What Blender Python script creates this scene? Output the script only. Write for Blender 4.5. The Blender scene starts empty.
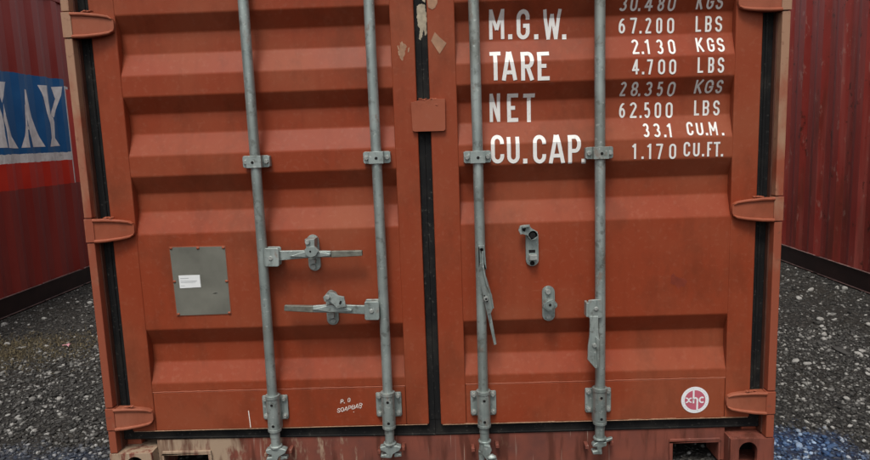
import bpy, bmesh, math, random
import numpy as np
from mathutils import Vector, Matrix

random.seed(7)
rng = np.random.default_rng(11)
SC = bpy.context.scene
COL = SC.collection

# ------------------------------------------------------------------ camera
cam_data = bpy.data.cameras.new('camera')
cam = bpy.data.objects.new('camera', cam_data)
COL.objects.link(cam)
cam_data.sensor_fit = 'HORIZONTAL'
cam_data.sensor_width = 36.0
cam_data.lens = 27.245
cam_data.clip_start = 0.05
cam_data.clip_end = 500.0
_r = Vector((0.99924478, 0.01780589, -0.03453713))
_u = Vector((0.03163115, 0.143492, 0.98914585))
_f = Vector((-0.02256843, 0.98949128, -0.14282041))
_m = Matrix((_r, _u, -_f)).transposed().to_4x4()
_m.translation = Vector((0.0680, -2.2792, 1.2483))
cam.matrix_world = _m
SC.camera = cam

# ------------------------------------------------------------------ light
SUN_EL, SUN_AZ = math.radians(61), math.radians(192)     # azimuth clockwise from +Y
world = bpy.data.worlds.new('World')
SC.world = world
world.use_nodes = True
wn = world.node_tree
bg = wn.nodes['Background']
sky = wn.nodes.new('ShaderNodeTexSky')
sky.sky_type = 'NISHITA'
sky.sun_disc = False
sky.sun_elevation = SUN_EL
sky.sun_rotation = SUN_AZ
sky.air_density = 1.0
sky.dust_density = 4.0
sky.ozone_density = 1.0
hsv = wn.nodes.new('ShaderNodeHueSaturation')              # a hazy, nearly white sky
hsv.inputs['Saturation'].default_value = 0.22
wn.links.new(sky.outputs[0], hsv.inputs['Color'])
wn.links.new(hsv.outputs[0], bg.inputs[0])
bg.inputs[1].default_value = 0.118
sun_data = bpy.data.lights.new('sun', 'SUN')
sun_data.energy = 1.28
sun_data.angle = math.radians(14)
sun_data.color = (1.0, 0.945, 0.85)
sun = bpy.data.objects.new('sun', sun_data)
COL.objects.link(sun)
sd = Vector((math.sin(SUN_AZ) * math.cos(SUN_EL), math.cos(SUN_AZ) * math.cos(SUN_EL), math.sin(SUN_EL)))
sun.rotation_euler = (-sd).to_track_quat('-Z', 'Y').to_euler()
sun.location = sd * 12
SC.view_settings.view_transform = 'Standard'
SC.view_settings.look = 'None'
SC.view_settings.gamma = 1
SC.view_settings.use_curve_mapping = False
SC.view_settings.exposure = 0.46

# ------------------------------------------------------------------ node helper
class Mat:
    def __init__(self, name, rough=0.5, metal=0.0, spec=0.5):
        self.m = bpy.data.materials.new(name)
        self.m.use_nodes = True
        self.t = self.m.node_tree
        self.b = self.t.nodes['Principled BSDF']
        self.b.inputs['Roughness'].default_value = rough
        self.b.inputs['Metallic'].default_value = metal
        self.b.inputs['Specular IOR Level'].default_value = spec
        self.tc = self.t.nodes.new('ShaderNodeTexCoord')
        self._xyz = None
    def link(self, a, b): self.t.links.new(a, b)
    def put(self, sock, v):
        if isinstance(v, bpy.types.NodeSocket): self.link(v, sock)
        elif isinstance(v, (tuple, list)) and len(v) == 3 and sock.type == 'RGBA': sock.default_value = (*v, 1)
        else: sock.default_value = v
    @property
    def xyz(self):
        if self._xyz is None:
            s = self.t.nodes.new('ShaderNodeSeparateXYZ')
            self.link(self.tc.outputs['Object'], s.inputs[0])
            self._xyz = s.outputs
        return self._xyz
    def vec(self, stretch=(1, 1, 1), off=(0, 0, 0)):
        mp = self.t.nodes.new('ShaderNodeMapping')
        mp.inputs['Scale'].default_value = stretch
        mp.inputs['Location'].default_value = off
        self.link(self.tc.outputs['Object'], mp.inputs[0])
        return mp.outputs[0]
    def noise(self, scale, detail=4, stretch=(1, 1, 1), off=(0, 0, 0), rough=0.55):
        n = self.t.nodes.new('ShaderNodeTexNoise')
        self.link(self.vec(stretch, off), n.inputs['Vector'])
        n.inputs['Scale'].default_value = scale
        n.inputs['Detail'].default_value = detail
        n.inputs['Roughness'].default_value = rough
        return n.outputs['Fac']
    def voronoi(self, scale, out='Color', stretch=(1, 1, 1)):
        n = self.t.nodes.new('ShaderNodeTexVoronoi')
        self.link(self.vec(stretch), n.inputs['Vector'])
        n.inputs['Scale'].default_value = scale
        return n.outputs[out]
    def rng(self, v, a, b, lo=0.0, hi=1.0):
        n = self.t.nodes.new('ShaderNodeMapRange')
        self.put(n.inputs['Value'], v)
        n.inputs['From Min'].default_value = a; n.inputs['From Max'].default_value = b
        n.inputs['To Min'].default_value = lo; n.inputs['To Max'].default_value = hi
        return n.outputs[0]
    def math(self, op, a, b=0.0):
        n = self.t.nodes.new('ShaderNodeMath'); n.operation = op
        self.put(n.inputs[0], a); self.put(n.inputs[1], b)
        return n.outputs[0]
    def mix(self, fac, a, b):
        n = self.t.nodes.new('ShaderNodeMix'); n.data_type = 'RGBA'
        self.put(n.inputs[0], fac); self.put(n.inputs[6], a); self.put(n.inputs[7], b)
        return n.outputs[2]
    def attr(self, name):
        n = self.t.nodes.new('ShaderNodeAttribute'); n.attribute_name = name
        return n.outputs
    def color(self, c): self.put(self.b.inputs['Base Color'], c)
    def rough(self, v): self.put(self.b.inputs['Roughness'], v)
    def bump(self, h, strength=0.3, dist=0.002, prev=None):
        n = self.t.nodes.new('ShaderNodeBump')
        n.inputs['Strength'].default_value = strength
        n.inputs['Distance'].default_value = dist
        self.link(h, n.inputs['Height'])
        if prev is not None: self.link(prev, n.inputs['Normal'])
        self.link(n.outputs[0], self.b.inputs['Normal'])
        return n.outputs[0]

# ------------------------------------------------------------------ materials
def red_paint(name, base=(0.245, 0.0445, 0.0175), fade=(0.27, 0.082, 0.040), fade_amt=0.6, rough=0.46):
    M = Mat(name, rough, 0, 0.16)
    big = M.noise(2.2, 5)
    streak = M.noise(1.0, 5, (26, 26, 1.3))
    fine = M.noise(55, 3)
    c = M.mix(M.math('MULTIPLY', M.rng(big, 0.40, 0.66), fade_amt), base, fade)
    c = M.mix(M.rng(streak, 0.5, 0.85, 0, 0.30), c, tuple(v * 0.62 for v in base))
    c = M.mix(M.rng(fine, 0.55, 0.8, 0, 0.22), c, (0.34, 0.15, 0.10))
    speck = M.noise(150, 2)
    c = M.mix(M.rng(speck, 0.735, 0.76, 0, 0.6), c, (0.10, 0.03, 0.018))
    grime = M.noise(5.5, 7, (1, 1, 0.6), (3, 3, 1), 0.68)
    c = M.mix(M.rng(grime, 0.50, 0.74, 0, 0.55), c, (0.105, 0.030, 0.014))
    scuff = M.noise(1.0, 6, (9, 9, 60), (1, 5, 2), 0.7)
    c = M.mix(M.rng(scuff, 0.66, 0.74, 0, 0.35), c, (0.33, 0.13, 0.08))
    M.color(c)
    M.rough(M.rng(big, 0.3, 0.7, rough - 0.05, rough + 0.12))
    b1 = M.bump(M.noise(3.5, 3), 0.25, 0.006)
    M.bump(fine, 0.12, 0.001, b1)
    return M.m

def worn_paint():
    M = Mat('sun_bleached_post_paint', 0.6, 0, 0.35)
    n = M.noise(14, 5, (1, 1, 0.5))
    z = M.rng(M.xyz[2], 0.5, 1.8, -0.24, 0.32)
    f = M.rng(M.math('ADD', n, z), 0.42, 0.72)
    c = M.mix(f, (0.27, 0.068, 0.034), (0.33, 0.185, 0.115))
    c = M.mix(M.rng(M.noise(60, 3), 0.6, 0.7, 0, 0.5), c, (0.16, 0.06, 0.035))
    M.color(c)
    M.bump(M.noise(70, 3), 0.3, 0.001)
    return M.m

def sill_paint():
    M = Mat('scraped_sill_paint', 0.6, 0, 0.35)
    n = M.noise(1.0, 6, (34, 34, 7), rough=0.65)
    n2 = M.noise(9, 5)
    x = M.rng(M.xyz[0], -1.0, 0.0, 0.15, -0.05)
    f = M.rng(M.math('ADD', M.math('ADD', M.math('MULTIPLY', n, 0.6), M.math('MULTIPLY', n2, 0.4)), x), 0.58, 0.66)
    base = M.mix(M.rng(n2, 0.35, 0.7), (0.215, 0.062, 0.040), (0.13, 0.045, 0.034))
    c = M.mix(f, base, (0.36, 0.26, 0.18))
    rust = M.noise(1.0, 5, (22, 22, 3), (3, 1, 4))
    c = M.mix(M.rng(rust, 0.52, 0.64, 0, 0.8), c, (0.085, 0.024, 0.014))
    scr = M.noise(1.0, 3, (120, 120, 2.5), (7, 0, 1))
    c = M.mix(M.rng(scr, 0.66, 0.74, 0, 0.7), c, (0.5, 0.42, 0.34))
    M.color(c)
    M.bump(n, 0.3, 0.0015)
    return M.m

def galvanised():
    M = Mat('galvanised_steel', 0.5, 0.55, 0.5)
    a = M.noise(9, 5)
    s = M.noise(1.0, 4, (60, 60, 3))
    c = M.mix(M.rng(a, 0.3, 0.75), (0.25, 0.30, 0.285), (0.40, 0.45, 0.43))
    c = M.mix(M.rng(s, 0.5, 0.72, 0, 0.6), c, (0.17, 0.20, 0.19))
    c = M.mix(M.rng(M.noise(3.2, 4, (1, 1, 1), (2, 7, 5)), 0.5, 0.68, 0, 0.6), c, (0.20, 0.205, 0.175))
    c = M.mix(M.rng(M.noise(38, 5), 0.56, 0.68, 0, 0.7), c, (0.13, 0.135, 0.12))
    c = M.mix(M.rng(M.noise(70, 4, (1, 1, 1), (1, 2, 3)), 0.62, 0.70, 0, 0.6), c, (0.60, 0.63, 0.60))
    rust = M.rng(M.noise(16, 6, (1, 1, 0.6), (4, 4, 4), 0.68), 0.60, 0.68, 0, 0.6)
    c = M.mix(rust, c, (0.13, 0.055, 0.025))
    M.color(c)
    M.link(M.rng(rust, 0, 0.6, 0.55, 0.0), M.b.inputs['Metallic'])
    M.rough(M.rng(a, 0.3, 0.7, 0.40, 0.62))
    M.bump(M.noise(60, 4), 0.22, 0.001)
    return M.m

def plain(name, c, rough=0.6, var=0.25, scale=20, metal=0.0, spec=0.4):
    M = Mat(name, rough, metal, spec)
    n = M.noise(scale, 5)
    M.color(M.mix(M.rng(n, 0.3, 0.7), tuple(v * (1 - var) for v in c), tuple(min(1, v * (1 + var)) for v in c)))
    M.bump(n, 0.12, 0.001)
    return M.m

def lettering_paint(name, c):
    M = Mat(name, 0.5, 0, 0.4)
    n = M.noise(30, 5)
    c2 = M.mix(M.rng(n, 0.3, 0.7), c, tuple(v * 0.88 for v in c))
    worn = M.noise(140, 3)
    M.color(M.mix(M.rng(worn, 0.66, 0.72, 0, 0.6), c2, (0.45, 0.2, 0.13)))
    return M.m

def maroon_wall(name, band=False, weather=0.3):
    M = Mat(name, 0.42, 0, 0.32)
    n = M.noise(1.6, 5)
    st = M.noise(1.0, 5, (3, 16, 0.9))
    c = M.mix(M.rng(n, 0.3, 0.7), (0.250, 0.028, 0.022), (0.310, 0.048, 0.038))
    c = M.mix(M.rng(st, 0.5, 0.8, 0, weather), c, (0.36, 0.12, 0.10))
    if weather > 0.5:
        br = M.noise(1.0, 6, (2, 7, 1.3), (5, 2, 8), 0.65)
        c = M.mix(M.rng(br, 0.52, 0.68, 0, 0.6), c, (0.12, 0.034, 0.022))
        sc = M.noise(11, 7, (1, 1.4, 0.7), (1, 9, 2), 0.72)
        c = M.mix(M.rng(sc, 0.59, 0.65, 0, 0.5), c, (0.42, 0.23, 0.19))
        ru = M.noise(8, 7, (1, 1.2, 0.9), (6, 2, 3), 0.72)
        c = M.mix(M.rng(ru, 0.60, 0.66, 0, 0.8), c, (0.045, 0.018, 0.012))
    if band:
        wob = M.rng(M.noise(14, 3), 0.3, 0.7, -0.004, 0.004)
        z = M.math('ADD', M.xyz[2], wob)
        y = M.xyz[1]
        def between(v, a, b):
            return M.math('MULTIPLY', M.math('GREATER_THAN', v, a), M.math('LESS_THAN', v, b))
        tone = M.noise(5, 5)
        blue = M.mix(M.rng(tone, 0.3, 0.7), (0.010, 0.105, 0.290), (0.020, 0.145, 0.370))
        redc = M.mix(M.rng(tone, 0.3, 0.7), (0.55, 0.030, 0.018), (0.65, 0.048, 0.026))
        wht = M.mix(M.rng(M.noise(24, 5), 0.5, 0.75), (0.80, 0.80, 0.77), (0.55, 0.55, 0.52))
        yl = 3.574 + BAND_Y
        c = M.mix(M.math('MULTIPLY', between(z, 1.212, 1.843), M.math('LESS_THAN', y, yl)), c, blue)
        c = M.mix(M.math('MULTIPLY', between(z, 1.142, 1.212), M.math('LESS_THAN', y, yl)), c, wht)
        c = M.mix(M.math('MULTIPLY', between(z, 0.936, 1.142), M.math('LESS_THAN', y, yl)), c, redc)
        c = M.mix(M.math('MULTIPLY', between(z, 0.936, 1.785), between(y, yl, yl + 0.022)), c, wht)
        c = M.mix(M.math('MULTIPLY', between(z, 0.936, 1.76), between(y, yl + 0.022, yl + 0.25)), c, redc)
        c = M.mix(M.math('MULTIPLY', between(z, 1.76, 1.785), between(y, yl + 0.022, yl + 0.09)), c, wht)
    M.color(c)
    M.rough(M.rng(n, 0.3, 0.7, 0.36, 0.52))
    M.bump(M.noise(6, 4), 0.15, 0.004)
    return M.m

def blue_mask(M):  # two noisy ovals where the gravel bed and stones turn blue
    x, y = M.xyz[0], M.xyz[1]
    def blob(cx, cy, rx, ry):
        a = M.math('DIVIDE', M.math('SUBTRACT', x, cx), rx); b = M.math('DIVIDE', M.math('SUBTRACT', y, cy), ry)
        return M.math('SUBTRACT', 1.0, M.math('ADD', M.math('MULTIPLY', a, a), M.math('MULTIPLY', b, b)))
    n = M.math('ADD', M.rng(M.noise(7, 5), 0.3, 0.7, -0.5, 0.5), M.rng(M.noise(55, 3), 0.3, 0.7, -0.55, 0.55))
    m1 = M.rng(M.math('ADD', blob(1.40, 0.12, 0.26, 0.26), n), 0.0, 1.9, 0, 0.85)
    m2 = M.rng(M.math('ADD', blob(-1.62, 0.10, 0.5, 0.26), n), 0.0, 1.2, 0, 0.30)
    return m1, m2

def ground_mat():
    M = Mat('dark_gravel_bed', 0.85, 0, 0.3)
    v = M.voronoi(75)
    d = M.voronoi(75, 'Distance')
    sep = M.t.nodes.new('ShaderNodeSeparateColor'); M.link(v, sep.inputs[0])
    c = M.mix(M.rng(sep.outputs[0], 0.0, 1.0), (0.010, 0.0098, 0.0095), (0.034, 0.033, 0.031))
    c = M.mix(M.rng(sep.outputs[1], 0.82, 0.9, 0, 0.8), c, (0.10, 0.095, 0.085))
    c = M.mix(M.rng(M.noise(1.3, 4), 0.4, 0.7, 0, 0.5), c, (0.030, 0.024, 0.016))
    bx = M.math('DIVIDE', M.math('SUBTRACT', M.xyz[0], -2.62), 0.55); by = M.math('DIVIDE', M.math('SUBTRACT', M.xyz[1], 1.62), 0.42)
    soil = M.math('SUBTRACT', M.math('ADD', 1.0, M.rng(M.noise(9, 5), 0.3, 0.7, -0.6, 0.6)), M.math('ADD', M.math('MULTIPLY', bx, bx), M.math('MULTIPLY', by, by)))
    c = M.mix(M.rng(soil, 0.0, 1.0, 0, 0.8), c, (0.055, 0.043, 0.022))
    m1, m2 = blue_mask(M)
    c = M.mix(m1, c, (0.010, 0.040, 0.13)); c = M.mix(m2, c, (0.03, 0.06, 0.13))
    M.color(c)
    M.bump(d, 0.9, 0.012)
    return M.m

def stone_mat():
    M = Mat('loose_stone', 0.8, 0, 0.35)
    t = M.attr('tint')['Fac']
    c = M.mix(M.rng(t, 0.0, 1.0), (0.017, 0.0165, 0.016), (0.37, 0.365, 0.345))
    c = M.mix(M.rng(M.noise(90, 3), 0.45, 0.75, 0, 0.35), c, (0.05, 0.045, 0.035))
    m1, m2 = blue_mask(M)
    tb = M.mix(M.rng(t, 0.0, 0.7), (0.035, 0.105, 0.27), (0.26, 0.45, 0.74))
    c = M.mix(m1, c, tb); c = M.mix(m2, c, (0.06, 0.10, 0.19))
    M.color(c)
    return M.m

BAND_Y = -3.095                      # the banded wall's own middle lies at y = 3.095
def rubber():
    M = Mat('black_rubber', 0.8, 0, 0.2)
    c = M.mix(M.rng(M.noise(7, 6, (1, 1, 1), (3, 1, 1), 0.65), 0.50, 0.68, 0, 0.4), (0.007, 0.0072, 0.0078), (0.040, 0.036, 0.030))
    M.color(M.mix(M.rng(M.noise(90, 4), 0.62, 0.70, 0, 0.5), c, (0.09, 0.085, 0.075)))
    M.bump(M.noise(40, 4), 0.25, 0.002)
    return M.m

MAT = {
    'red': red_paint('red_oxide_paint'),
    'hinge': red_paint('hinge_red_paint', (0.29, 0.075, 0.038), (0.33, 0.13, 0.08), 0.5, 0.5),
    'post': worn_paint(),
    'inner': plain('dark_red_primer', (0.085, 0.030, 0.018), 0.7),
    'sill': sill_paint(),
    'galv': galvanised(),
    'bolt': plain('dull_zinc_bolt', (0.33, 0.35, 0.33), 0.5, 0.3, 60, 0.4),
    'black': rubber(),
    'worn': plain('worn_bare_steel', (0.17, 0.172, 0.145), 0.55, 0.35, 45, 0.3),
    'hole': plain('dark_hole', (0.006, 0.005, 0.005), 0.9),
    'white': lettering_paint('white_lettering_paint', (0.80, 0.79, 0.76)),
    'bandwhite': plain('white_band_lettering', (0.86, 0.86, 0.84), 0.5, 0.15, 18),
    'paper': plain('white_paper', (0.74, 0.76, 0.76), 0.7, 0.04),
    'ink': plain('faint_grey_ink', (0.42, 0.44, 0.45), 0.7, 0.1),
    'plate': plain('grey_olive_plate', (0.165, 0.165, 0.138), 0.5, 0.22, 9, 0.2),
    'pink': plain('pink_vinyl', (0.48, 0.11, 0.16), 0.5, 0.08),
    'logo': plain('white_vinyl', (0.76, 0.78, 0.80), 0.5, 0.05),
    'tan': plain('brown_tape', (0.33, 0.18, 0.105), 0.6, 0.2, 40),
    'beige': plain('peeling_beige_paint', (0.34, 0.29, 0.21), 0.7, 0.3, 45),
    'chip': plain('bare_chipped_paint', (0.36, 0.22, 0.14), 0.7, 0.35, 120),
    'chalk': plain('white_chalk', (0.78, 0.72, 0.66), 0.9, 0.15, 200),
    'ghost': plain('dark_red_residue', (0.185, 0.031, 0.014), 0.5, 0.2, 40),
    'wall_band': maroon_wall('banded_maroon_paint', True, 0.25),
    'wall_plain': maroon_wall('streaked_maroon_paint', False, 0.75),
    'rail': plain('dark_maroon_rail', (0.022, 0.010, 0.009), 0.5, 0.4, 8),
    'railedge': plain('pale_rail_edge', (0.20, 0.12, 0.11), 0.6, 0.5, 16),
    'roof': plain('dusty_container_roof', (0.16, 0.06, 0.045), 0.7),
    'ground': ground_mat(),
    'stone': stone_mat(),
    'straw': plain('dry_straw', (0.12, 0.095, 0.05), 0.8, 0.4, 50),
    'litter': plain('pink_scrap', (0.55, 0.27, 0.30), 0.7, 0.2),
    'timber': plain('worn_plywood', (0.05, 0.035, 0.025), 0.8),
}

# ------------------------------------------------------------------ mesh helper
class MB:
    def __init__(self): self.bm = bmesh.new()
    def face(self, vs):
        try: return self.bm.faces.new(vs)
        except ValueError: return None
    def box(self, x0, x1, y0, y1, z0, z1):
        v = [self.bm.verts.new((x, y, z)) for x in (x0, x1) for y in (y0, y1) for z in (z0, z1)]
        for f in ((0, 1, 3, 2), (4, 6, 7, 5), (0, 4, 5, 1), (2, 3, 7, 6), (0, 2, 6, 4), (1, 5, 7, 3)):
            self.face([v[i] for i in f])
        return self
    def prism(self, poly, y0, y1, axis='y'):
        """poly in (x,z) pushed along y; y0/y1 may be functions of (x,z); axis 'x' takes (y,z)"""
        g = lambda f, a, b: f(a, b) if callable(f) else f
        P = (lambda a, d, b: (a, d, b)) if axis == 'y' else (lambda a, d, b: (d, a, b))
        A = [self.bm.verts.new(P(a, g(y0, a, b), b)) for a, b in poly]
        B = [self.bm.verts.new(P(a, g(y1, a, b), b)) for a, b in poly]
        n = len(poly)
        self.face(A); self.face(B[::-1])
        for i in range(n): self.face((A[i], B[i], B[(i + 1) % n], A[(i + 1) % n]))
        return self
    def cyl(self, p, q, r0, r1=None, n=20, caps=True):
        p, q = Vector(p), Vector(q); r1 = r0 if r1 is None else r1
        d = (q - p).normalized(); s = d.orthogonal().normalized(); t = d.cross(s)
        A, B = [], []
        for i in range(n):
            a = 2 * math.pi * i / n; o = s * math.cos(a) + t * math.sin(a)
            A.append(self.bm.verts.new(p + o * r0)); B.append(self.bm.verts.new(q + o * r1))
        for i in range(n): self.face((A[i], A[(i + 1) % n], B[(i + 1) % n], B[i]))
        if caps: self.face(A[::-1]); self.face(B)
        return self
    def tube(self, pts, r, n=8):
        rs = r if isinstance(r, (list, tuple)) else [r] * len(pts)
        pts = [Vector(p) for p in pts]; rings = []
        up = Vector((0.13, 0.31, 0.94))
        for i, p in enumerate(pts):
            d = (pts[min(i + 1, len(pts) - 1)] - pts[max(i - 1, 0)]).normalized()
            s = d.cross(up)
            if s.length < 1e-3: s = d.orthogonal()
            s.normalize(); t = d.cross(s)
            rings.append([self.bm.verts.new(p + (s * math.cos(2 * math.pi * k / n) + t * math.sin(2 * math.pi * k / n)) * rs[i]) for k in range(n)])
        for a, b in zip(rings, rings[1:]):
            for k in range(n): self.face((a[k], a[(k + 1) % n], b[(k + 1) % n], b[k]))
        self.face(rings[0][::-1]); self.face(rings[-1])
        return self
    def blob(self, c, rx, ry, rz, sub=2, jit=0.0):
        r = bmesh.ops.create_icosphere(self.bm, subdivisions=sub, radius=1)
        for v in r['verts']:
            k = 1 + random.uniform(-jit, jit)
            v.co = Vector((c[0] + v.co.x * rx * k, c[1] + v.co.y * ry * k, c[2] + v.co.z * rz * k))
        return self
    def holed_plate(self, outer, hole, y0, y1, depth=None):
        """rectangular plate (x0,x1,z0,z1) with a rounded hole polygon (a closed ring of points) cut right through"""
        x0, x1, z0, z1 = outer
        cx = sum(p[0] for p in hole) / len(hole); cz = sum(p[1] for p in hole) / len(hole)
        ring = []
        for a, b in hole:
            dx, dz = a - cx, b - cz
            t = min([(x1 - cx) / dx if dx > 1e-9 else 1e9, (x0 - cx) / dx if dx < -1e-9 else 1e9,
                     (z1 - cz) / dz if dz > 1e-9 else 1e9, (z0 - cz) / dz if dz < -1e-9 else 1e9])
            ring.append((cx + dx * t, cz + dz * t))
        n = len(hole)
        def side(p, q):
            for ax, lim in ((0, x0), (0, x1), (1, z0), (1, z1)):
                if abs(p[ax] - lim) < 1e-7 and abs(q[ax] - lim) < 1e-7: return True
            return False
        V = lambda y, pts: [self.bm.verts.new((a, y, b)) for a, b in pts]
        hf, hb, of, ob = V(y0, hole), V(y1, hole), V(y0, ring), V(y1, ring)
        for i in range(n):
            j = (i + 1) % n
            p, q = ring[i], ring[j]
            if side(p, q):
                self.face((of[i], of[j], hf[j], hf[i])); self.face((ob[i], hb[i], hb[j], ob[j])); self.face((of[i], ob[i], ob[j], of[j]))
            else:
                c = (x0 if abs(p[0] - x0) < 1e-7 or abs(q[0] - x0) < 1e-7 else x1, z0 if abs(p[1] - z0) < 1e-7 or abs(q[1] - z0) < 1e-7 else z1)
                cf = self.bm.verts.new((c[0], y0, c[1])); cb = self.bm.verts.new((c[0], y1, c[1]))
                self.face((of[i], cf, of[j], hf[j], hf[i])); self.face((ob[i], hb[i], hb[j], ob[j], cb))
                self.face((of[i], ob[i], cb, cf)); self.face((cf, cb, ob[j], of[j]))
            self.face((hf[i], hf[j], hb[j], hb[i]))
        return self
    def build(self, name, material, parent=None, bevel=0.0, smooth=35, seg=2, bevel_angle=40):
        bmesh.ops.remove_doubles(self.bm, verts=self.bm.verts, dist=1e-6)
        bmesh.ops.recalc_face_normals(self.bm, faces=self.bm.faces)
        me = bpy.data.meshes.new(name)
        self.bm.to_mesh(me); self.bm.free()
        if smooth:
            for p in me.polygons: p.use_smooth = True
            me.set_sharp_from_angle(angle=math.radians(smooth))
        me.materials.append(MAT[material] if isinstance(material, str) else material)
        o = bpy.data.objects.new(name, me)
        COL.objects.link(o)
        if parent is not None: o.parent = parent
        if bevel:
            b = o.modifiers.new('bevel', 'BEVEL'); b.width = bevel; b.segments = seg
            b.limit_method = 'ANGLE'; b.angle_limit = math.radians(bevel_angle); b.harden_normals = bool(smooth)
        return o

def thing(name, label, cat, loc=(0, 0, 0), group=None):
    o = bpy.data.objects.new(name, None); COL.objects.link(o)
    o.location = loc; o['label'] = label; o['category'] = cat
    if group: o['group'] = group
    return o

def rrect(x0, x1, z0, z1, r, n=5):
    pts = []
    for cx, cz, a0 in ((x1 - r, z1 - r, 0), (x0 + r, z1 - r, 90), (x0 + r, z0 + r, 180), (x1 - r, z0 + r, 270)):
        for i in range(n + 1):
            a = math.radians(a0 + 90 * i / n); pts.append((cx + r * math.cos(a), cz + r * math.sin(a)))
    return pts
def slot(cx, cz, w, h, n=9): return rrect(cx - w / 2, cx + w / 2, cz - h / 2, cz + h / 2, min(w, h) / 2 - 1e-4, n)
def disc(cx, cz, r, n=40): return [(cx + r * math.cos(2 * math.pi * i / n), cz + r * math.sin(2 * math.pi * i / n)) for i in range(n)]
def rot2(pts, c, deg):
    a = math.radians(deg); ca, sa = math.cos(a), math.sin(a)
    return [(c[0] + (x - c[0]) * ca - (z - c[1]) * sa, c[1] + (x - c[0]) * sa + (z - c[1]) * ca) for x, z in pts]

_face0 = MB.face
def _face(self, vs):
    f = _face0(self, vs)
    if f is not None: f.material_index = getattr(self, 'mi', 0)
    return f
MB.face = _face
_build0 = MB.build
def _build(self, name, material, parent=None, **kw):
    ms = material if isinstance(material, list) else [material]
    o = _build0(self, name, ms[0], parent, **kw)
    for m in ms[1:]: o.data.materials.append(MAT[m])
    return o
MB.build = _build

# ------------------------------------------------------------------ ground (setting)
g = MB()
nx, ny = 60, 60
gv = [[g.bm.verts.new((-60 + 120 * (i / nx), -60 + 120 * (j / ny), 0)) for j in range(ny + 1)] for i in range(nx + 1)]
for i in range(nx):
    for j in range(ny): g.face((gv[i][j], gv[i + 1][j], gv[i + 1][j + 1], gv[i][j + 1]))
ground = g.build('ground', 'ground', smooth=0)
ground['kind'] = 'structure'; ground['label'] = 'dark gravel yard under and between the containers'

# ------------------------------------------------------------------ corrugated wall helper
FLAT, SLP, DEP = 0.072, 0.067, 0.021
PER = 2 * (FLAT + SLP)
def wall_depth(y, phase):
    u = (y - phase) % PER
    if u < FLAT: return 0.0
    u -= FLAT
    if u < SLP: return DEP * u / SLP
    u -= SLP
    if u < FLAT: return DEP
    return DEP * (1 - (u - FLAT) / SLP)
def wall_breaks(y0, y1, phase):
    out = {y0, y1}; k = math.floor((y0 - phase) / PER) - 1
    while phase + k * PER < y1:
        for a in (0, FLAT, FLAT + SLP, 2 * FLAT + SLP):
            y = phase + k * PER + a
            if y0 < y < y1: out.add(y)
        k += 1
    return sorted(out)
def corrugated(mb, xf, inward, y0, y1, z0, z1, phase, thick=0.004):
    """side wall whose outer flats lie at x = xf and whose recesses go in the direction `inward`"""
    ys = wall_breaks(y0, y1, phase)
    rows = []
    for y in ys:
        x = xf + inward * wall_depth(y, phase)
        rows.append([mb.bm.verts.new((x, y, z0)), mb.bm.verts.new((x, y, z1)), mb.bm.verts.new((x + inward * thick, y, z0)), mb.bm.verts.new((x + inward * thick, y, z1))])
    for a, b in zip(rows, rows[1:]):
        mb.face((a[0], b[0], b[1], a[1])); mb.face((a[2], a[3], b[3], b[2]))
        mb.face((a[1], b[1], b[3], a[3])); mb.face((a[0], a[2], b[2], b[0]))
    mb.face(rows[0]); mb.face(rows[-1])

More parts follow.
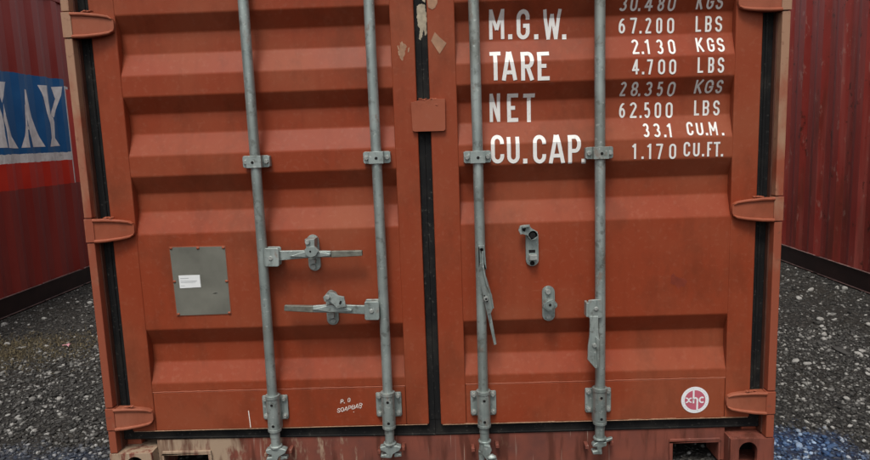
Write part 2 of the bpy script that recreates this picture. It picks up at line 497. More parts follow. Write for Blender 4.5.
def plain_container(label, xin, side, y0, y1, wall_mat, phase, letters=None, edge_seed=0):
    """a neighbour lying parallel to the alley; xin = its face towards the alley; side = +1 if its body lies towards +x"""
    yc = (y0 + y1) / 2; L = (y1 - y0) / 2
    c = thing('shipping_container', label, 'container', (xin + side * 1.219, yc, 0))
    xi, xo = -side * 1.219, side * 1.219                      # local faces: alley side, far side
    m = MB(); corrugated(m, xi + side * 0.004, side, -L + 0.17, L - 0.17, 0.150, 2.50, phase - yc)
    m.build('side_wall', wall_mat, c, smooth=0)
    m = MB(); corrugated(m, xo - side * 0.004, -side, -L + 0.17, L - 0.17, 0.150, 2.50, phase - yc)
    m.build('side_wall', wall_mat, c, smooth=0)
    for x, sgn in ((xi, side), (xo, -side)):
        m = MB(); m.box(min(x, x + sgn * 0.05), max(x, x + sgn * 0.05), -L + 0.17, L - 0.17, 0.018, 0.150)
        m.box(min(x - sgn * 0.004, x + sgn * 0.03), max(x - sgn * 0.004, x + sgn * 0.03), -L + 0.17, L - 0.17, 0.008, 0.018)
        m.build('bottom_rail', 'rail', c, bevel=0.004)
        m = MB(); r = random.Random(edge_seed)
        y = -L + 0.2
        while y < L - 0.3:                                     # the paler lip along the top and foot of the rail, broken by dents
            d = r.uniform(0.25, 0.9); w = r.uniform(0.003, 0.007)
            m.box(min(x - sgn * 0.006, x + sgn * 0.006), max(x - sgn * 0.006, x + sgn * 0.006), y, min(y + d, L - 0.2), 0.151, 0.153 + w)
            m.box(min(x - sgn * 0.008, x - sgn * 0.0045), max(x - sgn * 0.008, x - sgn * 0.0045), y, min(y + d, L - 0.2), 0.010, 0.012 + w * 0.7)
            y += d + r.choice((0.0, 0.0, 0.02, 0.06))
        m.build('rail_edge', 'railedge', c, bevel=0.001)
        m = MB(); m.box(min(x, x + sgn * 0.06), max(x, x + sgn * 0.06), -L + 0.17, L - 0.17, 2.50, 2.57)
        m.build('top_rail', wall_mat, c, bevel=0.006)
    for y in (-L, L):
        for x, sgn in ((xi, side), (xo, -side)):
            m = MB(); m.box(min(x, x + sgn * 0.16), max(x, x + sgn * 0.16), min(y, y - math.copysign(0.17, y)), max(y, y - math.copysign(0.17, y)), 0.118, 2.473)
            m.build('corner_post', wall_mat, c, bevel=0.008)
            for z0, z1 in ((0.0, 0.118), (2.473, 2.591)):
                m = MB(); m.box(min(x - sgn * 0.004, x + sgn * 0.162), max(x - sgn * 0.004, x + sgn * 0.162), min(y + math.copysign(0.004, y), y - math.copysign(0.178, y)), max(y + math.copysign(0.004, y), y - math.copysign(0.178, y)), z0, z1)
                m.build('corner_casting', 'rail', c, bevel=0.01)
        m = MB(); m.box(-1.06, 1.06, y - math.copysign(0.05, y) - 0.02, y - math.copysign(0.05, y) + 0.02, 0.05, 2.55)
        m.build('end_wall', wall_mat, c)
    m = MB(); m.box(-1.15, 1.15, -L + 0.1, L - 0.1, 2.52, 2.56); m.build('roof', 'roof', c)
    m = MB(); m.box(-1.15, 1.15, -L + 0.1, L - 0.1, 0.09, 0.14); m.build('floor', 'timber', c)
    if letters:
        for polys in letters.values():
            b = bmesh.new()
            for k, poly in enumerate(polys):
                b.faces.new([b.verts.new((0, y - yc, z)) for y, z in poly])
            for yb in wall_breaks(min(p[0] for q in polys for p in q) - 0.01, max(p[0] for q in polys for p in q) + 0.01, phase):
                bmesh.ops.bisect_plane(b, geom=b.verts[:] + b.edges[:] + b.faces[:], plane_co=(0, yb - yc, 0), plane_no=(0, 1, 0))
            bmesh.ops.triangulate(b, faces=b.faces[:])
            for v in b.verts:
                v.co.x = xi + side * 0.004 + side * wall_depth(v.co.y + yc, phase) - side * 0.0018
            mm = MB(); mm.bm.free(); mm.bm = b
            mm.build('painted_letter', 'bandwhite', c, smooth=0)
    return c

KAY = {
 'A': [[(3.012, 1.722), (3.034, 1.715), (3.068, 1.565), (3.136, 1.397), (3.212, 1.263), (3.046, 1.263), (3.016, 1.367), (3.002, 1.485), (2.998, 1.601)], [(2.992, 1.601), (3.002, 1.594), (2.997, 1.426), (2.992, 1.338), (2.998, 1.261), (2.908, 1.26), (2.950, 1.353), (2.974, 1.44)], [(2.998, 1.428), (3.014, 1.430), (3.017, 1.403), (2.997, 1.402)]],
 'Y': [[(3.203, 1.767), (3.334, 1.773), (3.322, 1.721), (3.330, 1.63), (3.352, 1.53), (3.393, 1.505), (3.402, 1.469), (3.384, 1.336), (3.446, 1.267), (3.270, 1.262), (3.303, 1.336), (3.310, 1.445), (3.274, 1.552), (3.252, 1.673)], [(3.410, 1.767), (3.545, 1.779), (3.512, 1.702), (3.408, 1.514), (3.396, 1.508), (3.355, 1.530), (3.450, 1.668)]],
 'K': [[(2.692, 1.757), (2.823, 1.763), (2.762, 1.677), (2.722, 1.60), (2.706, 1.643)], [(2.736, 1.60), (2.752, 1.499), (2.812, 1.353), (2.880, 1.256), (2.739, 1.262), (2.734, 1.409), (2.717, 1.478)], [(2.595, 1.757), (2.69, 1.757), (2.672, 1.70), (2.690, 1.56), (2.704, 1.519), (2.7145, 1.464), (2.714, 1.353), (2.727, 1.264), (2.56, 1.265), (2.60, 1.34), (2.615, 1.50), (2.61, 1.66)]],
}
plain_container('dark maroon container on the left with a painted blue, white and red band', -3.28, -1, -3.0, 9.19, 'wall_band', 2.955, KAY, 3)
plain_container('weathered all-maroon container on the right with scraped streaks and no painted band', 3.08, 1, -3.0, 9.19, 'wall_plain', 2.90, None, 8)

# ------------------------------------------------------------------ the container in the middle
box = thing('shipping_container', 'rusty red container seen from its closed double doors with white weight figures', 'container', (0, 0, 0))
HZ = [0.2522 + 0.703 * k for k in range(4)]
DL = 6.058
for s in (-1, 1):
    X = lambda a, b: (min(s * a, s * b), max(s * a, s * b))
    # corner post: a solid inner channel and a front flange cut away at every hinge knuckle
    m = MB(); m.box(*X(1.217, 1.135), 0.075, 0.16, 0.118, 2.473)
    m.box(*X(1.217, 1.193), 0.045, 0.076, 0.118, 2.473)
    zs = [0.120]
    for z in HZ: zs += [z - 0.0445, z + 0.0445]
    zs.append(2.473)
    for a, b in zip(zs[0::2], zs[1::2]): m.box(*X(1.219, 1.191), 0.0, 0.046, a, b)
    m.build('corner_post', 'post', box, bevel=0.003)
    m = MB(); m.box(*X(1.1925, 1.1865), 0.030, 0.0748, 0.125, 2.47); m.build('post_channel', 'inner', box, bevel=0.002)
    for z0, z1 in ((0.0, 0.118), (2.473, 2.591)):
        m = MB(); cz = z0 + 0.056
        m.holed_plate((*X(1.221, 1.064), z0, z1), slot(s * 1.128, cz, 0.066, 0.098), -0.002, 0.016)
        m.box(*X(1.221, 1.205), 0.016, 0.162, z0, z1); m.box(*X(1.078, 1.064), 0.016, 0.162, z0, z1)
        m.box(*X(1.205, 1.078), 0.016, 0.162, z1 - 0.012, z1); m.box(*X(1.205, 1.078), 0.016, 0.162, z0, z0 + 0.008)
        m.mi = 1; m.box(*X(1.205, 1.078), 0.135, 0.162, z0 + 0.008, z1 - 0.012)
        m.build('corner_casting', ['sill', 'hole'], box, bevel=0.0035)
    m = MB(); corrugated(m, s * 1.205, -s, 0.165, DL - 0.1, 0.15, 2.5, 0.2); m.build('side_wall', 'red', box, smooth=0)
    m = MB(); m.box(*X(1.215, 1.16), 0.165, DL - 0.17, 0.02, 0.15); m.build('bottom_rail', 'inner', box, bevel=0.004)
    m = MB(); m.box(*X(1.215, 1.155), 0.165, DL - 0.17, 2.5, 2.57); m.build('top_rail', 'red', box, bevel=0.004)
    m = MB(); m.box(*X(1.217, 1.06), DL - 0.17, DL, 0.0, 2.59); m.build('corner_post', 'red', box, bevel=0.006)
m = MB(); m.box(-1.06, 1.06, DL - 0.08, DL - 0.04, 0.05, 2.55); m.build('end_wall', 'red', box)
m = MB(); m.box(-1.155, 1.155, 0.17, DL - 0.1, 2.53, 2.56); m.build('roof', 'red', box)
m = MB(); m.box(-1.155, 1.155, 0.20, DL - 0.1, 0.10, 0.145); m.build('floor', 'timber', box)
m = MB(); m.box(-1.155, 1.155, 0.0, 0.12, 2.475, 2.585); m.box(-1.062, 1.062, -0.002, 0.10, 2.46, 2.59); m.build('door_header', 'red', box, bevel=0.005)

# sill with its two pockets
m = MB()
PK = (0.872, 1.040, 0.088)
m.box(-1.063, 1.063, 0.052, 0.16, PK[2], 0.143)
m.box(-PK[0], PK[0], 0.052, 0.16, 0.012, PK[2])
for s in (-1, 1):
    a, b = sorted((s * PK[1], s * 1.063)); m.box(a, b, 0.052, 0.16, 0.012, PK[2])
m.build('door_sill', 'sill', box, smooth=0)
for s in (-1, 1):                                              # raised rim round each pocket
    a, b = sorted((s * (PK[0] - 0.012), s * (PK[1] + 0.006)))
    m = MB(); m.box(a, b, 0.044, 0.0515, PK[2], PK[2] + 0.013)
    m.box(a, a + 0.012 if s > 0 else a + 0.006, 0.044, 0.0515, 0.012, PK[2]); m.box(b - (0.006 if s > 0 else 0.012), b, 0.044, 0.0515, 0.012, PK[2])
    m.build('pocket_rim', 'sill', box, bevel=0.003)
    a, b = sorted((s * 0.85, s * 1.06)); m = MB(); m.box(a, b, 0.30, 0.31, 0.06, 0.10); m.build('cross_member', 'inner', box)
m = MB(); m.box(-1.1, 1.1, 0.161, 0.199, 0.09, 0.16); m.build('threshold', 'black', box)

# ------------------------------------------------------------------ doors
YF, PF, PD = 0.035, 0.038, 0.036
PZ = [(.337, 0), (.372, 0), (.443, 1), (.513, 1), (.577, 0), (.930, 0), (1.007, 1), (1.073, 1), (1.137, 0), (1.209, 0), (1.285, 1), (1.355, 1),
      (1.415, 0), (1.486, 0), (1.561, 1), (1.631, 1), (1.690, 0), (1.762, 0), (1.837, 1), (1.905, 1), (1.965, 0), (2.036, 0), (2.107, 1), (2.177, 1), (2.24, 0), (2.285, 0)]
def panel_y(z):
    if z <= PZ[0][0]: return PF
    for (a, da), (b, db) in zip(PZ, PZ[1:]):
        if z <= b: return PF + PD * (da + (db - da) * (z - a) / (b - a))
    return PF

def arc(cx, cy, rx, ry, a0, a1, n=10):
    return [(cx + rx * math.cos(math.radians(a0 + (a1 - a0) * i / n)), cy + ry * math.sin(math.radians(a0 + (a1 - a0) * i / n))) for i in range(n + 1)]
def glyph(ch, w, h, t):
    """centre lines of one stencil character in a w x h cell: list of (points, closed)"""
    W, H = w - t, h - t; r = W / 2; rv = min(r * 1.2, H / 2); q = H / 4
    D = {
        '0': [(arc(r, H - rv, r, rv, 0, 180) + arc(r, rv, r, rv, 180, 360), True)],
        'C': [([(W, H - rv - .07 * H)] + arc(r, H - rv, r, rv, 0, 180) + arc(r, rv, r, rv, 180, 360) + [(W, rv + .07 * H)], False)],
        'G': [([(W, H - rv - .07 * H)] + arc(r, H - rv, r, rv, 0, 180) + arc(r, rv, r, rv, 180, 360) + [(W, .46 * H), (W * .5, .46 * H)], False)],
        'U': [([(0, H)] + arc(r, rv, r, rv, 180, 360) + [(W, H)], False)],
        'M': [([(0, -t / 2), (0, H + t / 2)], False), ([(W, -t / 2), (W, H + t / 2)], False), ([(0, H + t * .3), (r, .30 * H)], False), ([(r, .30 * H), (W, H + t * .3)], False)],
        'N': [([(0, -t / 2), (0, H + t / 2)], False), ([(W, -t / 2), (W, H + t / 2)], False), ([(0, H + t * .2), (W, -t * .2)], False)],
        'W': [([(0, H + t / 2), (.25 * W, -t / 2)], False), ([(.25 * W, -t / 2), (r, .9 * H)], False), ([(r, .9 * H), (.75 * W, -t / 2)], False), ([(.75 * W, -t / 2), (W, H + t / 2)], False)],
        'T': [([(-t / 2, H), (W + t / 2, H)], False), ([(r, -t / 2), (r, H)], False)],
        'A': [([(0, -t / 2), (r - t * .15, H + t / 2)], False), ([(W, -t / 2), (r + t * .15, H + t / 2)], False), ([(.17 * W, .24 * H), (.83 * W, .24 * H)], False)],
        'R': [([(0, -t / 2), (0, H + t / 2)], False), ([(0, H), (W - .8 * r, H)] + arc(W - .8 * r, .74 * H, .8 * r, .26 * H, 90, -90) + [(0, .48 * H)], False), ([(.5 * W, .48 * H), (W, -t / 2)], False)],
        'P': [([(0, -t / 2), (0, H + t / 2)], False), ([(0, H), (W - .8 * r, H)] + arc(W - .8 * r, .72 * H, .8 * r, .28 * H, 90, -90) + [(0, .44 * H)], False)],
        'B': [([(0, -t / 2), (0, H + t / 2)], False), ([(0, H), (W - .8 * r, H)] + arc(W - .8 * r, .755 * H, .8 * r, .245 * H, 90, -90) + [(0, .51 * H)], False), ([(0, .51 * H), (W - .8 * r, .51 * H)] + arc(W - .8 * r, .255 * H, .8 * r, .255 * H, 90, -90) + [(0, 0)], False)],
        'E': [([(0, -t / 2), (0, H + t / 2)], False), ([(0, H), (W + t / 2, H)], False), ([(0, .5 * H), (W * .85, .5 * H)], False), ([(0, 0), (W + t / 2, 0)], False)],
        'F': [([(0, -t / 2), (0, H + t / 2)], False), ([(0, H), (W + t / 2, H)], False), ([(0, .5 * H), (W * .85, .5 * H)], False)],
        'L': [([(0, -t / 2), (0, H + t / 2)], False), ([(0, 0), (W + t / 2, 0)], False)],
        'K': [([(0, -t / 2), (0, H + t / 2)], False), ([(0, .38 * H), (W, H + t / 2)], False), ([(.28 * W, .56 * H), (W, -t / 2)], False)],
        'S': [([(W, H - q)] + arc(r, H - q, r, q, 0, 270, 16) + arc(r, q, r, q, 90, -180, 16), False)],
        '1': [([(r, -t / 2), (r, H + t / 2)], False), ([(r - 1.3 * t, H - 1.1 * t), (r, H)], False)],
        '2': [(arc(r, H - rv, r, rv, 165, -20, 12) + [(0, 0)], False), ([(-t * .3, 0), (W + t / 2, 0)], False)],
        '3': [(arc(r * .9, H - q, r, q, 155, -85, 14), False), (arc(r * .9, q, r * 1.1, q, 85, -155, 14), False)],
        '4': [([(.72 * W, -t / 2), (.72 * W, H + t / 2)], False), ([(.66 * W, H), (0, .26 * H)], False), ([(-t / 2, .26 * H), (W + t / 2, .26 * H)], False)],
        '5': [([(W * .9, H), (.1 * W, H)], False), ([(.1 * W, H + t / 2), (.06 * W, .5 * H)], False), ([(.06 * W, .53 * H)] + arc(r, .31 * H, r, .31 * H, 115, -155, 14), False)],
        '6': [([(.85 * W, H)] + arc(W, .36 * H, W, .62 * H, 100, 178, 8), False), (arc(r, .29 * H, r, .29 * H, 0, 345, 18), True)],
        '7': [([(-t / 2, H), (W, H)], False), ([(W, H + t * .4), (.32 * W, -t / 2)], False)],
        '8': [(arc(r, H - q, r * .9, q, 0, 345, 18), True), (arc(r, q, r, q, 0, 345, 18), True)],
        'O': [(arc(r, H - rv, r, rv, 0, 180) + arc(r, rv, r, rv, 180, 360), True)],
    }
    return [([(x + t / 2, y + t / 2) for x, y in p], c) for p, c in D[ch]]
def stroke(bm, pts, closed, t, depth):
    """a flat ribbon of width t along pts, in the x-z plane, at y = depth (later laid on its surface)"""
    n = len(pts); L, R = [], []
    for i in range(n):
        a = pts[(i - 1) % n] if (closed or i > 0) else pts[i]
        b = pts[(i + 1) % n] if (closed or i < n - 1) else pts[i]
        p = pts[i]
        d1 = Vector((p[0] - a[0], p[1] - a[1])); d2 = Vector((b[0] - p[0], b[1] - p[1]))
        if d1.length < 1e-9: d1 = d2
        if d2.length < 1e-9: d2 = d1
        d1.normalize(); d2.normalize(); d = (d1 + d2)
        d = d1 if d.length < 1e-6 else d.normalized()
        k = 1 / max(0.6, d.dot(d1)); nn = Vector((-d.y, d.x)) * t / 2 * k
        L.append(bm.verts.new((p[0] + nn.x, depth, p[1] + nn.y))); R.append(bm.verts.new((p[0] - nn.x, depth, p[1] - nn.y)))
    for i in range(n if closed else n - 1):
        j = (i + 1) % n
        try: bm.faces.new((L[i], R[i], R[j], L[j]))
        except ValueError: pass
def lay_on_panel(bm, lift):
    zs = [z for z, _ in PZ]
    for z in zs: bmesh.ops.bisect_plane(bm, geom=bm.verts[:] + bm.edges[:] + bm.faces[:], plane_co=(0, 0, z), plane_no=(0, 0, 1))
    for v in bm.verts: v.co.y = panel_y(v.co.z) - lift + v.co.y
def ribbons(name, items, material, parent, lift=0.0012):
    bm = bmesh.new()
    for k, (pts, closed, t) in enumerate(items): stroke(bm, pts, closed, t, -0.00025 * (k % 4))
    lay_on_panel(bm, lift)
    mm = MB(); mm.bm.free(); mm.bm = bm
    return mm.build(name, material, parent, smooth=0)

TEXT = [
    [('M',0.2254,0.277,1.5677,1.6641), ('.',0.2908,0.3045,1.566,1.6626), ('G',0.32,0.3647,1.5643,1.6611), ('.',0.3802,0.3939,1.5626,1.6596), ('W',0.4094,0.4729,1.5606,1.6577), ('.',0.4763,0.49,1.5589,1.6563)],
    [('T',0.2232,0.2608,1.4263,1.5236), ('A',0.2626,0.3155,1.4246,1.5218), ('R',0.3292,0.3736,1.4223,1.5194), ('E',0.3855,0.4265,1.4203,1.5172)],
    [('N',0.2207,0.2575,1.2861,1.3829), ('E',0.282,0.3205,1.284,1.3808), ('T',0.338,0.3782,1.2819,1.3789)],
    [('C',0.2203,0.2656,1.1419,1.2406), ('U',0.276,0.3195,1.1401,1.2387), ('.',0.3317,0.3456,1.1387,1.2372), ('C',0.3664,0.4116,1.137,1.2355), ('A',0.4203,0.4775,1.1349,1.2334), ('P',0.4879,0.533,1.1327,1.2313), ('.',0.5347,0.5486,1.1316,1.2302)],
    [('3',0.6689,0.6927,1.6437,1.6891), ('0',0.7046,0.7283,1.6425,1.6879), ('.',0.7334,0.7402,1.6418,1.6872), ('4',0.7537,0.7809,1.6408,1.6862), ('8',0.7979,0.8199,1.6393,1.6848), ('0',0.8318,0.8572,1.6381,1.6836), ('K',0.9288,0.9525,1.6405,1.6861), ('G',0.9626,0.9864,1.6393,1.6849), ('S',0.9948,1.0186,1.6382,1.6839)],
    [('6',0.6699,0.6921,1.5711,1.6234), ('7',0.7092,0.7331,1.5696,1.6219), ('.',0.7417,0.7485,1.5687,1.621), ('2',0.7605,0.781,1.5678,1.62), ('0',0.7981,0.8185,1.5664,1.6186), ('0',0.8356,0.8595,1.5649,1.6171), ('L',0.9327,0.9514,1.5671,1.6192), ('B',0.9651,0.9872,1.5658,1.6179), ('S',0.9991,1.0229,1.5645,1.6166)],
    [('2',0.7099,0.7336,1.4971,1.5486), ('.',0.7421,0.7489,1.4961,1.5477), ('1',0.7624,0.7692,1.4954,1.5469), ('3',0.7946,0.8165,1.4938,1.5453), ('0',0.8334,0.8571,1.4923,1.5437), ('K',0.929,0.9542,1.4966,1.5459), ('G',0.966,0.9896,1.4952,1.5445), ('S',0.9997,1.0232,1.4939,1.5431)],
    [('4',0.7072,0.731,1.4291,1.4792), ('.',0.7412,0.748,1.4282,1.4782), ('7',0.7582,0.7785,1.4274,1.4774), ('0',0.7955,0.8192,1.4259,1.4759), ('0',0.8328,0.8565,1.4246,1.4746), ('L',0.9292,0.9478,1.4262,1.4778), ('B',0.9647,0.985,1.4249,1.4765), ('S',0.9968,1.0188,1.4237,1.4753)],
    [('2',0.6719,0.6926,1.359,1.4059), ('8',0.7099,0.7342,1.3576,1.4046), ('.',0.7376,0.7445,1.3569,1.4039), ('3',0.7584,0.7826,1.3559,1.4029), ('5',0.7999,0.8207,1.3545,1.4015), ('0',0.8363,0.8623,1.3531,1.4002), ('K',0.9296,0.9572,1.3592,1.4034), ('G',0.9641,0.9918,1.358,1.4022), ('S',1.0022,1.0246,1.3568,1.401)],
    [('6',0.6731,0.694,1.2844,1.3379), ('2',0.7097,0.734,1.2831,1.3366), ('.',0.7445,0.7514,1.2822,1.3356), ('5',0.7601,0.781,1.2814,1.3348), ('0',0.7967,0.8192,1.28,1.3335), ('0',0.8349,0.8592,1.2787,1.3321), ('L',0.9337,0.951,1.284,1.3356), ('B',0.9631,0.9857,1.2829,1.3345), ('S',0.9995,1.022,1.2816,1.3332)],
    [('3',0.751,0.7717,1.2149,1.2624), ('3',0.7871,0.8095,1.2137,1.2611), ('.',0.8215,0.8284,1.2127,1.2602), ('1',0.8404,0.8473,1.2121,1.2595), ('C',0.9014,0.9237,1.2159,1.2623), ('U',0.934,0.9579,1.2148,1.2611), ('.',0.9648,0.9717,1.214,1.2603), ('M',0.9785,1.0059,1.2132,1.2595), ('.',1.0196,1.0264,1.2121,1.2584)],
    [('1',0.7165,0.7234,1.1414,1.1939), ('.',0.7424,0.7493,1.1405,1.193), ('1',0.7683,0.7752,1.1396,1.1921), ('7',0.7925,0.8167,1.1385,1.191), ('0',0.8374,0.8615,1.137,1.1895), ('C',0.8873,0.9097,1.144,1.194), ('U',0.92,0.9424,1.1428,1.1929), ('.',0.951,0.9579,1.1421,1.1921), ('F',0.9682,0.9854,1.1413,1.1913), ('T',0.9906,1.013,1.1404,1.1904), ('.',1.0164,1.0233,1.1398,1.1898)],
]
SIZES = {True: 0.0132, False: 0.0068}

def ragged(poly, amp, n=6, seed=1):
    r = random.Random(seed); out = []
    for (x0, z0), (x1, z1) in zip(poly, poly[1:] + poly[:1]):
        L = math.hypot(x1 - x0, z1 - z0); nx_, nz_ = (z1 - z0) / L, (x0 - x1) / L
        for i in range(n):
            f = i / n; k = r.uniform(-amp, amp) * (1 if i else 0.4)
            out.append((x0 + (x1 - x0) * f + nx_ * k, z0 + (z1 - z0) * f + nz_ * k))
    return out

def make_hinge(parent, s, zc):
    m = MB()
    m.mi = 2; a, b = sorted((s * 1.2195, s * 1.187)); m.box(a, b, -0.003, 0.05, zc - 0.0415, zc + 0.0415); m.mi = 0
    top = [(1.190, 0.040), (1.150, 0.039), (1.10, 0.034), (1.072, 0.029), (1.060, 0.022), (1.055, 0.010)]
    poly = [(s * x, zc + z - 0.002) for x, z in top] + [(s * x, zc - z - 0.002) for x, z in reversed(top)]
    f = lambda x, z: 0.000 + max(0.0, (1.19 - abs(x))) * 0.16
    m.prism(poly, f, 0.040)
    for sg in (1, -1):                                         # rolled rims above and below the blade
        m.tube([(s * x, f(s * x, 0) - 0.001, zc - 0.002 + sg * (z - 0.003)) for x, z in top[:5]], [0.0065, 0.0065, 0.006, 0.0055, 0.003], 8)
    m.mi = 1
    r = random.Random(int(zc * 1000) + s)
    for k in range(5): m.blob((s * (1.152 - 0.007 * k + r.uniform(-.002, .002)), 0.012, zc + 0.0415 + r.uniform(-.001, .003)), 0.007, 0.009, 0.0045, 1, 0.25)
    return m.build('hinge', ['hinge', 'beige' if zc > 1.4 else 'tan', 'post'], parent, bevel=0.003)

def make_bracket(parent, x, z):
    """bottom rod housing: a plate with four bolts and a tube round the rod"""
    m = MB()
    m.prism([(x - .044, z + .046), (x - .047, z + .043), (x - .047, z - .040), (x - .042, z - .047), (x + .042, z - .047), (x + .047, z - .040), (x + .047, z + .043), (x + .044, z + .046)], 0.027, 0.0345)
    m.box(x - .0225, x + .0225, 0.0, 0.03, z - .074, z + .052)
    m.cyl((x, 0, z - .074), (x, 0, z + .052), 0.0235, n=28)
    m.cyl((x, 0, z + .048), (x, 0, z + .060), 0.0262, n=28); m.cyl((x, 0, z - .078), (x, 0, z - .068), 0.0245, n=28)
    m.mi = 1
    for dx in (-.035, .035):
        for dz in (-.033, .034): m.cyl((x + dx, 0.0275, z + dz), (x + dx, 0.016, z + dz), 0.0088, 0.0075, n=6); m.cyl((x + dx, 0.027, z + dz), (x + dx, 0.0245, z + dz), 0.0108, n=16)
    m.mi = 2
    for dz in (.028, -.052): m.cyl((x + .001, -0.0225, z + dz), (x + .001, -0.0242, z + dz), 0.0052, n=14)
    return m.build('rod_bracket', ['galv', 'bolt', 'hole'], parent, bevel=0.0018)
def make_guide(parent, x, z, holex):
    m = MB()
    m.prism(rrect(x - .047, x + .047, z - .0205, z + .0205, .007), 0.010, 0.0165)
    m.box(x - .047, x - .028, 0.016, 0.0345, z - .018, z + .018); m.box(x + .028, x + .047, 0.016, 0.0345, z - .018, z + .018)
    m.prism([(x + a * 0.0245, z + b) for a, b in ((-1.05, -.0205), (-1.05, .0205), (1.05, .0205), (1.05, -.0205))], -0.0225, 0.0105)
    m.mi = 1
    for dx in (-.036, .036): m.cyl((x + dx, 0.0105, z - .001), (x + dx, 0.002, z - .001), 0.0095, 0.0078, n=6)
    m.mi = 2; m.cyl((x + holex, -0.0220, z - .002), (x + holex, -0.0237, z - .002), 0.0052, n=14)
    return m.build('rod_guide', ['galv', 'bolt', 'hole'], parent, bevel=0.003)
def make_cam(parent, x, kind):
    m = MB()
    m.cyl((x, 0, 0.185), (x, 0, 0.134), 0.0170, n=24); m.cyl((x, 0, 0.139), (x, 0, 0.130), 0.0235, n=28)
    if kind == 0:                                              # forked cam head facing right
        m.prism([(x - .036, .126), (x - .034, .112), (x - .016, .106), (x - .014, .098), (x - .034, .096), (x - .036, .086), (x + .004, .082), (x + .012, .098), (x + .036, .112), (x + .042, .124), (x + .026, .130), (x - .01, .132)], -0.016, 0.012)
        m.prism([(x + .016, .098), (x + .04, .094), (x + .042, .084), (x + .014, .082)], -0.008, 0.016)
    elif kind == 1:                                            # cam with a loose bent strap hanging from it
        m.cyl((x, 0, 0.131), (x, 0, 0.10), 0.020, 0.022, n=20)
        m.prism([(x - .004, .134), (x + .018, .130), (x + .024, .112), (x + .016, .096), (x + .040, .080), (x + .052, .040), (x + .030, .030), (x + .008, .070), (x - .012, .098)], -0.034, -0.018)
        m.prism([(x - .024, .100), (x - .002, .098), (x - .002, .034), (x - .022, .034)], -0.012, 0.006)
        m.blob((x + .022, -0.03, 0.085), .018, .012, .012, 2, .1)
    else:                                                      # cam head shaped like an L, foot to the left
        m.prism([(x - .026, .118), (x - .010, .126), (x + .022, .124), (x + .022, .110), (x + .004, .104), (x + .006, .078), (x - .028, .078), (x - .030, .090), (x - .012, .094), (x - .014, .106), (x - .030, .108)], -0.016, 0.012)
        m.prism([(x + .018, .128), (x + .046, .136), (x + .046, .126), (x + .020, .116)], -0.004, 0.012)
    return m.build('rod_cam', 'galv', parent, bevel=0.0028)
def make_keeper(parent, x):
    for a, z in ((x - .050, .084), (x + .040, .096)):
        m = MB(); m.box(a, a + .014, 0.012, 0.051, z, z + .016); m.build('cam_keeper', 'sill', parent, bevel=0.003)

def oblong_plate(m, cx, cz, w, h, tilt=0):
    m.prism(rot2(slot(cx, cz, w, h), (cx, cz), tilt), 0.0265, 0.0375)
    m.prism(rot2(slot(cx, cz, w - .010, h - .010), (cx, cz), tilt), 0.0245, 0.027)

